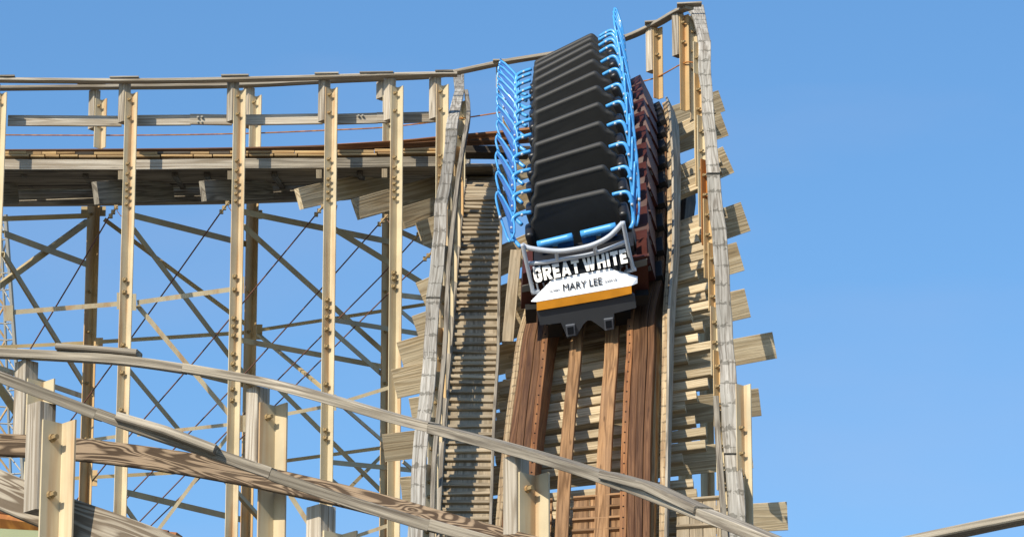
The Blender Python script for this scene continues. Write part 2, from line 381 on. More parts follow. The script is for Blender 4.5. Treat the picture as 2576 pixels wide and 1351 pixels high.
for (f, e, dd, hh) in LEDG:
    yc = f[1]+(e[1]-f[1])*(1465-f[0])/(e[0]-f[0])
    LS.append(min((abs(proj(at(LEN[-1]*i/300, 0, -.74)[0])[1]-yc), LEN[-1]*i/300) for i in range(301))[1])
for i, sl in enumerate(LS):
    B = ((LS[i+1] if i < len(LS)-1 else sl+1.2)-sl)/1.25
    for off in (-.46, -.18, .10, .33):
        s = sl+off*max(.5, min(1.2, B))
        if s < .1 or s > LEN[-1]-.1: continue
        a1 = random.choice((1.5, 1.56, 1.66, 1.45, 1.6)) if off != .33 else 1.3
        MB().board([at(s, -1.22-random.random()*.12, -.50)[0], at(s, a1, -.50)[0]], V((0, -.97, .25)), .125, .12).build('tie', WP, trk)
# cleated walkway panels at the bottom of the drop
def panel(a0, a1, s0, s1, b, step, M1=WT, M2=WT):
    strip_ = MB()
    k = int((a1-a0)/.16); 
    for j in range(k):
        aa = a0+(a1-a0)*(j+.5)/k; pts = []; ns = []
        for i in range(9):
            p, r, u = at(s0+(s1-s0)*i/8, aa, b); pts.append(p); ns.append(u)
        MB().board(pts, ns, (a1-a0)/k-.006, .03).build('walkway_plank', M1, trk)
    s = s0+.03
    while s < s1:
        d = (at(s+.05)[0]-at(s-.05)[0]).normalized()
        MB().board([at(s, a0, b+.04)[0], at(s, a1, b+.04)[0]], d, .05, .045).build('cleat', M2, trk); s += step
panel(-.06, .56, Sy(1228), LEN[-1], -.17, .27, WC, WC)
panel(-.54, -.33, Sy(1228), LEN[-1], -.17, .27, WC, WC)
panel(1.27, 1.95, Sy(1248), LEN[-1], -.2, .3, WT, WT)
pt = [P(1298, 632, Dt(600)+.55), P(1277, 862, Dt(850)+.75)]
MB().board(pt, V((0, -.6, .8)), .16, .05).build('loose_plank', WT, trk)
# bolts along the inner steel strip and nails along the curb
for k in range(46):
    s = 4.0+k*(LEN[-1]-4.2)/46
    for a in (-.605, .605): p, r, u = at(s, a, .011); bolt(p, trk, .009, .012, u, RUB)
# ------------------------------------------------------------------ catwalk stairs on the left of the drop
stairs = empty('catwalk_stairs', P(1170, 1450, 56.8).xy.to_3d(), 'long flight of narrow weathered wooden catwalk steps climbing beside the drop', 'stairs')
lx = [(415, 1181), (530, 1166), (700, 1151), (850, 1141), (1000, 1129), (1200, 1114), (1351, 1105), (1480, 1096)]
rx = [(415, 1246), (585, 1258), (700, 1253), (900, 1250), (1050, 1240), (1351, 1230), (1480, 1224)]
ys = [415+i*(1480-415)/200 for i in range(201)]
cl = [P((interp(lx, y)+interp(rx, y))/2, y, Dst(y)) for y in ys]
pts = cl[::8]; ws = [m(interp(rx, y)-interp(lx, y), Dst(y)) for y in ys[::8]]
t0 = (cl[-1]-cl[0]).normalized()
MB().board([p+V((0, .02, -.03)) for p in pts], V((0, -.6, .8)), ws, .05).build('riser_board', WT, stairs)
acc = 0; last = cl[0]; idx = 0
for i in range(1, 201):
    acc += (cl[i]-cl[i-1]).length
    if acc >= .205:
        acc = 0; y = ys[i]; D = Dst(y); sk = interp([(415, .0), (1351, 0)], y)
        a = P(interp(lx, y)-1, y+random.uniform(-2.2, 2.2), D); b = P(interp(rx, y)+random.uniform(-4, 4), y+random.uniform(-2.2, 2.2), D)
        MB().board([a+V((0, .0, .02)), b+V((0, .0, .02))], V((0, -.85, .5)), random.uniform(.05, .065), .05, .005).build('tread', WT, stairs)
for off in (-1, 1):
    tab = lx if off < 0 else rx
    MB().board([P(interp(tab, y)+off*3, y, Dst(y)+.04) for y in ys[::10]], V((0, -.6, .8)), .04, .16).build('stringer', WG, stairs)
# ------------------------------------------------------------------ handrails of the drop
inn = empty('inner_handrail', P(1060, 1300, 56).xy.to_3d(), 'wavy silvered handrail with dark cracks, descending left of the catwalk stairs', 'handrail')
il = [(185, 1141, 1169), (232, 1145, 1169), (328, 1120, 1150), (370, 1117, 1146), (417, 1113, 1142), (515, 1095, 1127), (595, 1090, 1123), (665, 1082, 1117), (760, 1072, 1108), (817, 1071, 1103), (914, 1063, 1098), (987, 1056, 1093), (1064, 1047, 1083), (1156, 1037, 1074), (1268, 1031, 1069), (1400, 1022, 1062)]
def railpieces(parent, tab, Df, cuts, M, h=.05, n=V((0, -.45, .9))):
    ysx = []
    y = tab[0][0]
    L_ = [(q[0], q[1]) for q in tab]; R_ = [(q[0], q[2]) for q in tab]
    for a, b in zip(cuts, cuts[1:]):
        k = max(4, int((b-a)/14)); pts = []; ws = []
        for i in range(k+1):
            y = a+(b-a)*i/k; x0, x1 = interp(L_, y), interp(R_, y); D = Df(y)
            j = math.sin(y*.021)*1.2+math.sin(y*.055+1)*.6
            pts.append(P((x0+x1)/2+j, y, D)+V((0, 0, .03*(cuts.index(a) % 2)))); ws.append(m(x1-x0, D))
        MB().board(pts, n, ws, h, .008).build('top_rail', M, parent)
Dinn2 = lambda y: max(Dinn(y), 0)
railpieces(inn, il, Dinn2, [186, 232, 333, 520, 756, 905, 1075, 1400], WK)
def thinrail(parent, pts, Df, w, h, M, name):
    q = [P(x, y, Df(y)) for x, y in pts]
    MB().board(cr(q, 3), V((0, -.5, .86)), w, h).build(name, M, parent)
thinrail(inn, [(1173, 235), (1179, 290), (1165, 370), (1151, 464), (1137, 595), (1127, 700), (1121, 850), (1108, 1000), (1098, 1100), (1090, 1200), (1086, 1400)], lambda y: Dinn(y)+.12, .06, .12, WG, 'mid_rail')
thinrail(inn, [(1179, 398), (1168, 470), (1156, 548), (1139, 760), (1134, 850), (1120, 1000), (1113, 1100), (1103, 1287), (1098, 1400)], lambda y: Dst(y)-.02, .065, .15, WG, 'toe_board')
for i, y in enumerate((250, 300, 365, 440, 525, 615, 715, 820, 930, 1045, 1165, 1290)):
    x = interp([(250, 1153), (365, 1144), (615, 1118), (820, 1098), (1045, 1078), (1290, 1066)], y); D = Dinn(y)+.06
    lcol(inn, x-2, y+2, D, (y+50, y+90), SO if i in (2, 7) else ST, zb=P(x, y+205, D).z, name='post', a=.12, b=.09)
out = empty('outer_handrail', P(1850, 1300, 56).xy.to_3d(), 'tall wavy weathered handrail along the right edge of the drop with rusty steel posts', 'handrail')
ol = [(14, 1722, 1768), (42, 1742, 1774), (84, 1753, 1781), (112, 1756, 1787), (187, 1758, 1790), (234, 1765, 1793), (305, 1767, 1798), (365, 1772, 1802), (436, 1777, 1810), (492, 1781, 1816), (586, 1791, 1828), (713, 1798, 1835), (819, 1805, 1844), (909, 1810, 1848), (1005, 1811, 1856), (1111, 1819, 1862), (1218, 1827, 1870), (1324, 1830, 1876), (1440, 1840, 1886)]
railpieces(out, ol, Dout, [18, 112, 445, 915, 1150, 1440], WK, .07)
for i, (x, yt, ybm, M_) in enumerate(((1733, 40, 330, ST), (1743, 105, 440, ST), (1746, 185, 500, SO), (1753, 290, 600, ST), (1762, 400, 640, SH), (1768, 500, 720, SO), (1780, 610, 800, SO), (1786, 770, 960, ST), (1793, 880, 1090, SO), (1800, 1030, 1250, ST), (1808, 1180, 1400, ST))):
    D = Dout(yt)+.12; lcol(out, x, yt, D, (yt+45, yt+100, yt+150), M_, zb=P(x, ybm, D).z, name='post', a=.11, b=.08)
for i, y in enumerate((60, 190, 330, 480, 640, 800, 960, 1120, 1280)):
    x = interp([(q[0], q[2]) for q in ol], y)-14; D = Dout(y)+.15
    a = P(x, y, D); MB().board([a, V((a.x, a.y, P(x, y+170, D).z))], QV, .07, .10).build('post', WG, out)
thinrail(out, [(1801, 1005), (1806, 1100), (1815, 1220), (1822, 1330), (1827, 1440)], lambda y: Dout(y)-.05, .07, .12, WG, 'mid_rail')
# back part of the outer rail going round the curve at the top
curve = empty('curve_handrail', P(640, 240, 73.3).xy.to_3d(), 'thin grey handrail along the far side of the curve, climbing to the crest', 'handrail')
DB = lambda x: interp([(-40, 73.3), (1000, 73.3), (1270, 72.6), (1650, 71), (1740, 70.2)], x)
pts = [(x, y, DB(x)) for x, y in ((-40, 223), (245, 220), (460, 218), (637, 214), (830, 204), (990, 197), (1110, 189), (1270, 157), (1400, 136), (1500, 117), (1580, 94), (1650, 62), (1705, 30), (1735, 20))]
MB().board(cr([P(*p) for p in pts], 5), Z, .15, .05).build('top_rail', WB, curve)
for x0, x1, y in ((195, 264, 214), (790, 850, 205), (1100, 1160, 186), (1240, 1290, 158), (1622, 1662, 62), (1703, 1765, 16)):
    x = (x0+x1)/2; MB().board([P(x0, y-2, DB(x)), P(x1, y-(3 if x < 1600 else 5), DB(x))], Z, .17, .03).build('joint_cap', WG, curve)
for (x, yt, M_, wd) in ((239, 248, ST, (222, 330)), (628, 239, ST, (216, 325)), (963, 240, ST, (199, 246)), (1265, 200, SO, (160, 230)), (1642, 66, SO, (66, 190)), (1708, 34, SO, (30, 150))):
    D = DB(x)+.0; yb = 385 if x < 1500 else (268 if x < 1700 else 305)
    lcol(curve, x, yt if x < 1500 else yt+2, D, (yt+20, yt+75) if x < 1500 else (yt+25, yt+80), M_, zb=P(x, yb, D).z, name='steel_post', a=.12 if x > 1500 else .15, b=.10 if x > 1500 else .13, wood_=wd, woodM=WB)
MB().tube(cr([P(x, y, DB(x)-.1) for x, y in ((-30, 340), (320, 341), (600, 337), (830, 328), (1000, 318), (1250, 285), (1440, 245), (1560, 216), (1645, 198), (1718, 160), (1745, 158))], 4), .011, 6).build('wire', SH, curve)
# ------------------------------------------------------------------ steel trestle under the left deck
tr = empty('steel_trestle', P(600, 1300, 71.5).xy.to_3d(), 'tall cream steel trestle of columns and crossed braces holding up the curve', 'steel frame')
DF = 70.0
for (x, yt, wd) in ((-14, 232, (205, 318)), (315, 232, (205, 314)), (588, 224, (202, 312)), (818, 220, (196, 312)), (983, 216, (192, 310)), (1097, 212, (190, 306))):
    zb = 0
    o = lcol(tr, x, yt, DF, (yt+20, yt+70, yt+200, yt+228, yt+256, yt+273, yt+292, yt+312) if x > 0 else (yt+24, yt+420), ST, wood_=wd, woodM=WB)
    if x > 0 and x < 1000:
        for yy in ({315: (752, 786, 930, 955, 1005, 1106), 588: (744, 780, 858, 880, 905, 955, 982, 1050, 1080, 1229), 818: (808, 830, 855, 888, 935, 1037, 1160, 1182), 983: (735, 750, 772)}.get(x, ())):
            A = P(x, yt, DF); q = P(x, yy, DF); bolt(V((A.x, A.y, q.z))+QU*.07+QV*.014, o, .028)
for (x, y, h) in ((305, 757, 42), (332, 760, 42), (604, 717, 42), (586, 760, 0), (608, 1065, 42), (835, 1012, 40), (22, 788, 40), (600, 1065, 42)):
    if h: MB().board([P(x, y-h/2, DF+.09), P(x, y+h/2, DF+.09)], FR, m(22, DF), .012, .002).build('gusset_plate', ST, tr)
for (x, y0) in ((222, 500), (621, 500), (962, 500)):
    o = lcol(tr, x, y0-50, 73.4, (545, 760, 870, 1010, 1160, 1190), SO, a=.24, b=.09, q2=(V((.47, .883, 0)), V((.883, -.47, 0))))
for (x, y, w_, h) in ((235, 532, 62, 26), (237, 860, 44, 22), (222, 1202, 46, 42), (640, 835, 40, 40), (640, 540, 40, 24)):
    MB().board([P(x-w_/2, y, 73.45), P(x+w_/2, y, 73.45)], FR, m(h, 73), .012, .002).build('gusset_plate', SO if y > 600 else SB, tr)
BR = [  # x0 y0 x1 y1 width D0 D1
 (0, 551, 225, 543, 13, 73.2, 73.2), (225, 557, -20, 735, 14, 73.1, 70.3), (12, 588, 228, 668, 17, 70.2, 73.1), (12, 640, 225, 985, 17, 70.3, 73.2), (262, 552, 640, 832, 11, 73.2, 73.3),
 (338, 578, 586, 905, 17, 70.4, 72.6), (586, 905, 655, 990, 17, 72.6, 73.2), (335, 542, 628, 616, 16, 70.2, 73.2), (345, 768, 590, 1058, 12, 70.2, 70.2), (28, 786, 302, 764, 12, 70.12, 70.12), (345, 761, 588, 727, 12, 70.12, 70.12),
 (248, 860, 625, 836, 10, 73.2, 73.2), (-20, 874, 225, 862, 9, 73.2, 73.2), (-20, 918, 222, 1000, 12, 70.3, 73.1), (-20, 950, 60, 1065, 20, 70.5, 71), (325, 930, 460, 1092, 15, 70.3, 71.6), (460, 1092, 655, 1303, 15, 71.6, 73),
 (310, 1265, 360, 1335, 15, 70.3, 71), (315, 1237, 625, 1310, 16, 70.2, 73), (218, 1108, 298, 1097, 9, 70.3, 70.3), (345, 1093, 590, 1066, 9, 70.1, 70.1), (612, 1062, 820, 1022, 9, 70.12, 70.12), (855, 1013, 1000, 968, 9, 70.12, 70.12),
 (178, 1203, 625, 1178, 9, 73.2, 73.2), (395, 1336, 600, 1060, 9, 70.2, 70.2), (388, 912, 640, 972, 12, 71, 73.2), (612, 533, 985, 609, 16, 70.2, 73.2), (615, 570, 978, 896, 15, 70.3, 73), (843, 577, 1100, 735, 16, 70.3, 72),
 (1010, 584, 1090, 621, 15, 70.3, 71), (840, 834, 985, 962, 15, 70.3, 73), (609, 856, 980, 925, 14, 70.3, 73.2), (842, 805, 1060, 840, 13, 70.2, 73), (640, 832, 1080, 764, 9, 73.2, 73.2), (650, 838, 815, 975, 8, 73.2, 71),
 (860, 1018, 975, 1118, 9, 70.3, 72), (700, 976, 975, 1250, 13, 70.4, 73), (650, 1168, 975, 1124, 9, 73.2, 73.2), (834, 1162, 1040, 1182, 13, 70.2, 73), (878, 1228, 970, 1136, 9, 72, 73.2), (828, 1202, 900, 1262, 14, 70.3, 71.5),
 (730, 1245, 795, 1345, 12, 70.3, 70.3), (1009, 782, 1080, 842, 13, 70.3, 72), (598, 1236, 665, 1310, 12, 71, 72), (890, 1350, 985, 1318, 9, 70.3, 70.3), (1015, 1160, 1080, 1215, 9, 70.3, 71), (1010, 742, 1080, 750, 12, 70.3, 71), (12, 740, 25, 1300, 6, 73.4, 73.4)]
for i, b in enumerate(BR[:-1]):
    x0, y0, x1, y1, w_, d0, d1 = b; light = w_ <= 12 and d0 < 70.31
    brace(tr, x0, y0, x1, y1, w_, d0, d1, ST if light else SB, led=.5 if light else .9, flip=(w_ >= 13))
# tie cables with hooks
cabs = [([(292, 522), (276, 543), (186, 696), (75, 880), (20, 960)], 'below the first full column from the left'), ([(572, 512), (562, 525), (441, 696), (310, 878), (184, 1050), (120, 1130)], 'left of the second cream column'), ([(812, 520), (800, 534), (666, 696), (489, 909), (315, 1108), (194, 1256), (130, 1330)], 'below the plank by the third cream column'),
        ([(972, 545), (964, 552), (836, 696), (570, 991), (281, 1292), (220, 1360)], 'below the plank by the fourth cream column'), ([(1062, 580), (1055, 588), (957, 696), (630, 1025), (344, 1319), (290, 1370)], 'starting where the planks meet the left handrail'), ([(1088, 634), (1080, 642), (1020, 696), (706, 1006), (570, 1137), (373, 1328), (320, 1380)], 'lowest of the row, emerging behind the left handrail')]
for c, lb in cabs:
    e = empty('tie_cable', P(c[0][0], c[0][1], 70.1), 'rusty slanting tie cable hooked '+lb if 'lowest' not in lb else 'rusty slanting tie cable, '+lb, 'cable', 'slanting tie cables on the steel trestle')
    k = len(c); MB().tube([P(x, y, 70.1+2.6*i/(k-1)) for i, (x, y) in enumerate(c)], .012, 6).build('wire', SC, e)
    d = (V((c[2][0], c[2][1]))-V((c[0][0], c[0][1]))).normalized()
    for t in (0, 14, 26): MB().box(P(c[0][0]+d.x*t, c[0][1]+d.y*t, 70.1), (.06, .06, .06)).build('clamp', SBO, e)
    MB().tube([P(c[0][0]+d.x*t, c[0][1]+d.y*t, 70.08) for t in (-4, 30)], .02, 6).build('shackle', SBO, e)
    MB().tube([P(c[0][0]+2, c[0][1]+8, 70.05), P(c[0][0]+12, c[0][1]+22, 70), P(c[0][0]+32, c[0][1]+20, 69.9), P(c[0][0]+36, c[0][1]-4, 69.9)], .007, 5).build('loose_wire', SC, e)
# ------------------------------------------------------------------ curved deck at the left
dk = empty('curved_track_deck', P(500, 1300, 71).xy.to_3d(), 'level curved wooden track deck with weathered fascia boards on top of the steel trestle', 'track deck')
fx = [(-30, 415), (20, 415), (320, 416), (600, 413), (830, 412), (1000, 409), (1105, 408)]
yf = lambda x: interp(fx, x)
for a, b in zip((-30, 318, 600, 830, 1000), (318, 600, 830, 1000, 1112)):
    MB().board([P(x, yf(x), 70.16) for x in (a, (a+b)/2, b-1)], FR, m(27, 70), .05).build('fascia_board', WB if b < 700 else WG, dk)
x = -30
while x < 1112:                                       # laminated ledge pieces above the fascia
    ln = random.uniform(35, 110); b = min(x+ln, 1112)
    yy = yf(x)-22+random.uniform(-.8, .8) - (5*max(0, x-850)/250)
    MB().board([P(x, yy, 70.35), P(b-1.5, yy-.3, 70.35)], FR, m(random.choice((6.5, 8)), 70), .3).build('rail_lamination', WY if random.random() < .8 else WD, dk)
    MB().board([P(x+8, yy+7, 70.3), P(b+5, yy+7, 70.3)], FR, m(6, 70), .3).build('rail_lamination', WY, dk); x = b
tops = [(-30, 386, 5), (320, 384, 5), (600, 381, 6), (830, 375, 8), (1000, 367, 14), (1130, 358, 24), (1260, 352, 40), (1340, 345, 48)]
MB().board(cr([P(x_, y_-2, 71.0) for x_, y_, w_ in tops], 3), V((0, -.7, .7)), [m(interp([(i, t[2]) for i, t in enumerate(tops)], j/3), 71) for j in range(3*(len(tops)-1)+1)], .1).build('running_rail', WR, dk)
tops = tops[3:]
MB().board(cr([P(x_, y_-w_*.3-2, 70.95) for x_, y_, w_ in tops], 3), V((0, -.7, .7)), [m(interp([(i, t[2]) for i, t in enumerate(tops)], j/3)*.28, 71) for j in range(3*(len(tops)-1)+1)], .1).build('running_rail', WO, dk)
MB().board([P(1000, 385, 71.2), P(1130, 383, 71.3), P(1330, 385, 71.6)], FR, m(20, 71), .3).build('rail_support', WD, dk)
# soffit planks
for j in range(9):
    t0_, t1_ = j/9, (j+.93)/9
    y0_, y1_ = 432+t0_*30, 432+t1_*30; D0, D1 = 70.25+t0_*3, 70.25+t1_*3
    MB().board([P(-40, (y0_+y1_)/2+8, (D0+D1)/2), P(600, (y0_+y1_)/2, (D0+D1)/2), P(1240, (y0_+y1_)/2-8, (D0+D1)/2)], Z, .36, .05).build('deck_plank', WG, dk)
for x_ in (60, 215, 440, 520, 690, 905):
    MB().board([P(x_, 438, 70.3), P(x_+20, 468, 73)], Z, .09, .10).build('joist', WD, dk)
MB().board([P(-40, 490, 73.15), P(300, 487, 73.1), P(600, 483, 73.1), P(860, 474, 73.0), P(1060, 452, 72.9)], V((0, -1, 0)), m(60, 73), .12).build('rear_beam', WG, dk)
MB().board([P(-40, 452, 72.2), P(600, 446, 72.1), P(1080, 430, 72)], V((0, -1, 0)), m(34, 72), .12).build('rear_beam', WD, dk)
for (a, b, M_, hh, d1) in (((240, 486), (430, 476), WG, 57, 72.2), ((510, 481), (680, 474), WG, 52, 72), ((-70, 490), (40, 487), WG, 52, 72), ((752, 501), (985, 448), WP, 54, 71.6), ((895, 527), (1180, 448), WP, 54, 71.4), ((1008, 551), (1260, 474), WP, 54, 71.2), ((1056, 582), (1200, 540), WP, 48, 70.8)):
    pa, pb_ = P(a[0], a[1], 69.86), P(b[0], b[1], d1)
    MB().board([pa, pb_], V((pb_.y-pa.y, pa.x-pb_.x, 0)), m(hh, 70), .09, .004).build('ledger', M_, dk)
for x_, y_ in ((305, 441), (580, 441), (803, 438), (968, 436)):
    MB().board([P(x_, y_-11, 70.1), P(x_, y_+11, 70.1)], FR, .09, .09).build('block', WT, dk)
nrl = empty('near_curve_handrail', P(600, 240, 70).xy.to_3d(), 'grey handrail with wide mid board along the near edge of the level deck', 'handrail')
MB().board(cr([P(x, y, 70.0) for x, y in ((-40, 202), (320, 205), (600, 201), (830, 195), (1000, 190), (1110, 188), (1150, 188))], 4), Z, .15, .045).build('top_rail', WB, nrl)
for x0, x1, y in ((-20, 38, 196), (277, 350, 199), (557, 626, 194), (792, 852, 189), (905, 990, 187), (1095, 1140, 183)):
    MB().board([P(x0, y, 70), P(x1, y-1, 70)], Z, .17, .028).build('joint_cap', WG, nrl)
for a, b, ya, yb in ((20, 306, 304, 306), (341, 480, 304, 303), (478, 584, 301, 303), (618, 812, 303, 300), (846, 950, 301, 298), (948, 980, 297, 297), (1015, 1096, 297, 295)):
    MB().board([P(a, ya, 70.25), P(b, yb, 70.25)], V((0, -1, 0)), m(28, 70), .045).build('mid_rail', WB, nrl)
for x_, y_ in ((498, 296), (508, 295), (498, 308), (508, 308), (902, 292), (912, 292)): bolt(P(x_, y_, 70.22), nrl, .015, .03, FR, TWR)
# right hand columns below the outer rail
rt = empty('steel_bents', P(1870, 1300, 57).xy.to_3d(), 'cream steel columns standing behind and right of the steep drop', 'steel frame')
for (x, yt, D, M_) in ((1850, 965, 57.2, ST), (1756, 700, 65, ST), (1700, 640, 66, ST), (1560, 820, 64.5, ST), (1300, 700, 66, ST), (1120, 900, 63.5, ST)):
    lcol(rt, x, yt, D, (yt+120, yt+190, yt+250), M_)
# ------------------------------------------------------------------ train
def loc(k, px, py, y):
    """local (x,y,z) in car k where the ray through a photo point crosses the plane local-y = y"""
    c, r, t, u = fr[k]; d = RT*((px-1288)/F)+UP*((675.5-py)/F)+FW
    q = (c+t*y-CAM).dot(t)/d.dot(t); p = CAM+d*q-c
    return V((p.dot(r), y, p.dot(u)))
def z1(x, y): return 1266+.2343*x, 538+.2343*y
def shell(out2, y0, th, inset):
    """rounded plate from an x,z outline"""
    mb = MB(); k = len(out2); cx = sum(p[0] for p in out2)/k; cz = sum(p[1] for p in out2)/k
    rings = [(inset*3.2, y0+th/2-.004), (inset*2.4, y0+th/2), (inset*1.5, y0+th*.46), (inset*.85, y0+th*.36), (inset*.35, y0+th*.2), (inset*.06, y0), (0, y0-th*.2), (inset*.3, y0-th*.4), (inset, y0-th/2)]
    for ins, y in rings:
        for i, (x, z) in enumerate(out2):
            a = V(out2[i-1]); b = V(out2[(i+1) % k]); tt = (b-a).normalized(); nn = V((-tt.y, tt.x))
            if nn.dot(V((cx-x, cz-z))) < 0: nn = -nn
            mb.v.append(V((x+nn.x*ins, y, z+nn.y*ins)))
    for j in range(len(rings)-1):
        for i in range(k): mb.face([j*k+i, j*k+(i+1) % k, (j+1)*k+(i+1) % k, (j+1)*k+i], [(0, 0)]*4)
    prev = list(range(k))
    mb.face(prev, [(0, 0)]*k); mb.face([(len(rings)-1)*k+i for i in range(k)], [(0, 0)]*k)
    return mb
def lerp2(tab, n=4):
    return [(p.x, p.y) for p in cr([V((a, b)) for a, b in tab], n)]
half = [(0, .10), (.23, .10), (.43, .10), (.485, .092), (.515, .06), (.535, .01), (.56, -.05), (.605, -.09), (.64, -.15), (.645, -.3), (.645, -.75)]
hr = lerp2(half, 4); outl = [(x, z) for x, z in hr]+[(-x, z) for x, z in reversed(hr[1:])]
sb = shell(outl, -.02, .085, .020); ms_seat = mesh('seat_back', sb.v, sb.f)
rz = Matrix.Rotation(math.radians(7), 4, 'X'); ms_seat.transform(rz)
me_ = []
def roundbox(c, d, r):
    bm = bmesh.new(); bmesh.ops.create_cube(bm, size=1); bmesh.ops.scale(bm, vec=V(d), verts=bm.verts)
    bmesh.ops.bevel(bm, geom=bm.edges[:], offset=r, segments=3, affect='EDGES', profile=.5); bmesh.ops.translate(bm, vec=V(c), verts=bm.verts)
    me = bpy.data.meshes.new('rb'); bm.to_mesh(me); bm.free(); return me
ms_wing = {sg: roundbox((sg*.665, .06, -.50), (.13, .34, .62), .05) for sg in (-1, 1)}
ms_bench = roundbox((0, .26, -.78), (1.2, .5, .14), .04)
bmx = MB(); bmx.prism([(-.36, -1.28), (.34, -1.28), (.36, -.98), (.20, -.84), (-.34, -.84)], (-.865, 0, 0), (.865, 0, 0), (0, 1, 0), (0, 0, 1)); ms_body = mesh('body', bmx.v, bmx.f)
rb = MB()
for sg in (-1, 1):
    for i in range(9):
        rb.box((sg*(.65+.0235*i), .335, -1.06+.0), (.016, .07, .075), .003)
ms_rib = mesh('ribbed_step', rb.v, rb.f)
ms_wheel = {}
for sg in (-1, 1):
    wm = MB(); yy = -.05
    wm.tube([(sg*.62, yy, -1.38), (sg*.85, yy, -1.38)], .12, 16); wm.box((sg*.89, yy, -1.40), (.12, .4, .14)); wm.box((sg*.58, yy, -1.36), (.16, .5, .1)); ms_wheel[sg] = mesh('wheel_carriage', wm.v, wm.f)
# side guards, measured on the front car
K = 11
garm = [loc(K, 1336, 534, -.02), loc(K, 1313, 538, .0), loc(K, 1300, 542, .02), loc(K, 1290, 551, .06), loc(K, 1287, 570, .12), loc(K, 1288, 590, .18), loc(K, 1297, 608, .26), loc(K, 1310, 622, .34)]
gg = [loc(K, 1253, 478, -.26), loc(K, 1248, 492, -.24), loc(K, 1249, 508, -.17), loc(K, 1258, 545, -.02), loc(K, 1271, 583, .14), loc(K, 1281, 608, .26), loc(K, 1286, 603, .27), loc(K, 1294, 585, .22), loc(K, 1291, 549, .06), loc(K, 1276, 517, -.08)]
garmR = [loc(K, 1541, 490, -.02), loc(K, 1562, 485, .0), loc(K, 1576, 484, .02), loc(K, 1585, 492, .06), loc(K, 1590, 512, .12), loc(K, 1593, 540, .18), loc(K, 1593, 560, .26), loc(K, 1586, 575, .34)]
ggR = [loc(K, 1597, 408, -.3), loc(K, 1602, 412, -.3), loc(K, 1607, 455, -.16), loc(K, 1608, 500, .0), loc(K, 1606, 545, .18), loc(K, 1601, 568, .26), loc(K, 1597, 562, .25), loc(K, 1594, 535, .18), loc(K, 1593, 495, .02), loc(K, 1595, 455, -.12)]
print('guard local', [tuple(round(c, 2) for c in p) for p in garm[:3]+gg])
ms_tube, ms_guard, ms_pan, ms_clip = {}, {}, {}, {}
for sg in (-1, 1):
    A_, G_ = (garmR, ggR) if sg > 0 else (garm, gg)
    t_ = MB().tube(cr(A_, 3), .028, 10); ms_tube[sg] = mesh('arm_tube', t_.v, t_.f)
    t_ = MB().tube(cr(G_+[G_[0]], 2)[:-1], .017, 8, closed=True); t_.tube([A_[6], G_[6]], .025, 8); t_.tube([A_[3], G_[8]], .02, 8); ms_guard[sg] = mesh('guard_frame', t_.v, t_.f)
    pm = MB(); c_ = sum(G_, V())/len(G_); nn = (G_[0]-c_).cross(G_[4]-c_).normalized(); k_ = len(G_)
    PQ = [G_[0].lerp(G_[1], .1), G_[9], G_[8], G_[7], G_[7].lerp(G_[4], .5), G_[8].lerp(G_[3], .5), G_[9].lerp(G_[2], .5), G_[0].lerp(G_[1], .6)]; k_ = len(PQ)
    for o_ in (-.006, .006):
        for p in PQ: pm.v.append(p+nn*o_)
    pm.face(list(range(k_)), [(0, 0)]*k_); pm.face(list(range(k_, 2*k_)), [(0, 0)]*k_)
    for i in range(k_): pm.face([i, (i+1) % k_, k_+(i+1) % k_, k_+i], [(0, 0)]*4)
    ms_pan[sg] = mesh('guard_panel', pm.v, pm.f)
    for j_, p in enumerate((A_[1], A_[4], G_[3])):
        cm = MB(); cm.tube([p-V((0, .012, 0)), p+V((0, .05, 0))], .02, 8); ms_clip[sg, j_] = mesh('clip', cm.v, cm.f)
for M_, l_ in ((BLK, [ms_seat]), (BLK2, list(ms_wing.values())+[ms_bench]), (RED, [ms_body]), (RIB, [ms_rib]), (RUB, list(ms_wheel.values())), (BLU, list(ms_tube.values())+list(ms_guard.values())), (BLP, list(ms_pan.values())), (GRY, list(ms_clip.values()))):
    for q in l_:
        q.materials.append(M_)
        if q not in (ms_body, ms_rib) and q not in ms_wheel.values() and q not in ms_pan.values():
            for p in q.polygons: p.use_smooth = True
for me2 in (ms_seat,):
    for p in me2.polygons: p.use_smooth = True
ordn = ['rearmost', 'second from the back', 'third from the back', 'fourth from the back', 'fifth from the back', 'sixth from the back', 'sixth from the front', 'fifth from the front', 'fourth from the front', 'third from the front', 'second from the front', 'front']
for k in range(12):
    c, r, t, u = fr[k]
    lb = 'black two-seat coaster car with blue side guards, '+ordn[k]+' in the train' if k < 11 else 'front coaster car with white nose panel, grey tube guard and blue lap bars'
    car = empty('coaster_car' if k < 11 else 'lead_coaster_car', (0, 0, 0), lb, 'coaster car', 'coaster cars of the train')
    car.matrix_world = Matrix(((r.x, t.x, u.x, c.x), (r.y, t.y, u.y, c.y), (r.z, t.z, u.z, c.z), (0, 0, 0, 1)))
    def sub(name, me, par=car):
        o = bpy.data.objects.new(name, me); COL.objects.link(o); o.parent = par; return o
    sub('seat_back', ms_seat); sub('seat_cushion', ms_bench); b_ = sub('body', ms_body); sub('ribbed_step', ms_rib, b_)
    for sg in (-1, 1):
        sub('wheel_carriage', ms_wheel[sg]); sub('side_bolster', ms_wing[sg]); a_ = sub('arm_tube', ms_tube[sg]); gd = sub('side_guard', ms_guard[sg]); sub('guard_panel', ms_pan[sg], gd); [sub('clip', ms_clip[sg, j_], a_) for j_ in range(3)]
lead = car
def L1(x, y, yy): return loc(K, *z1(x, y), yy)
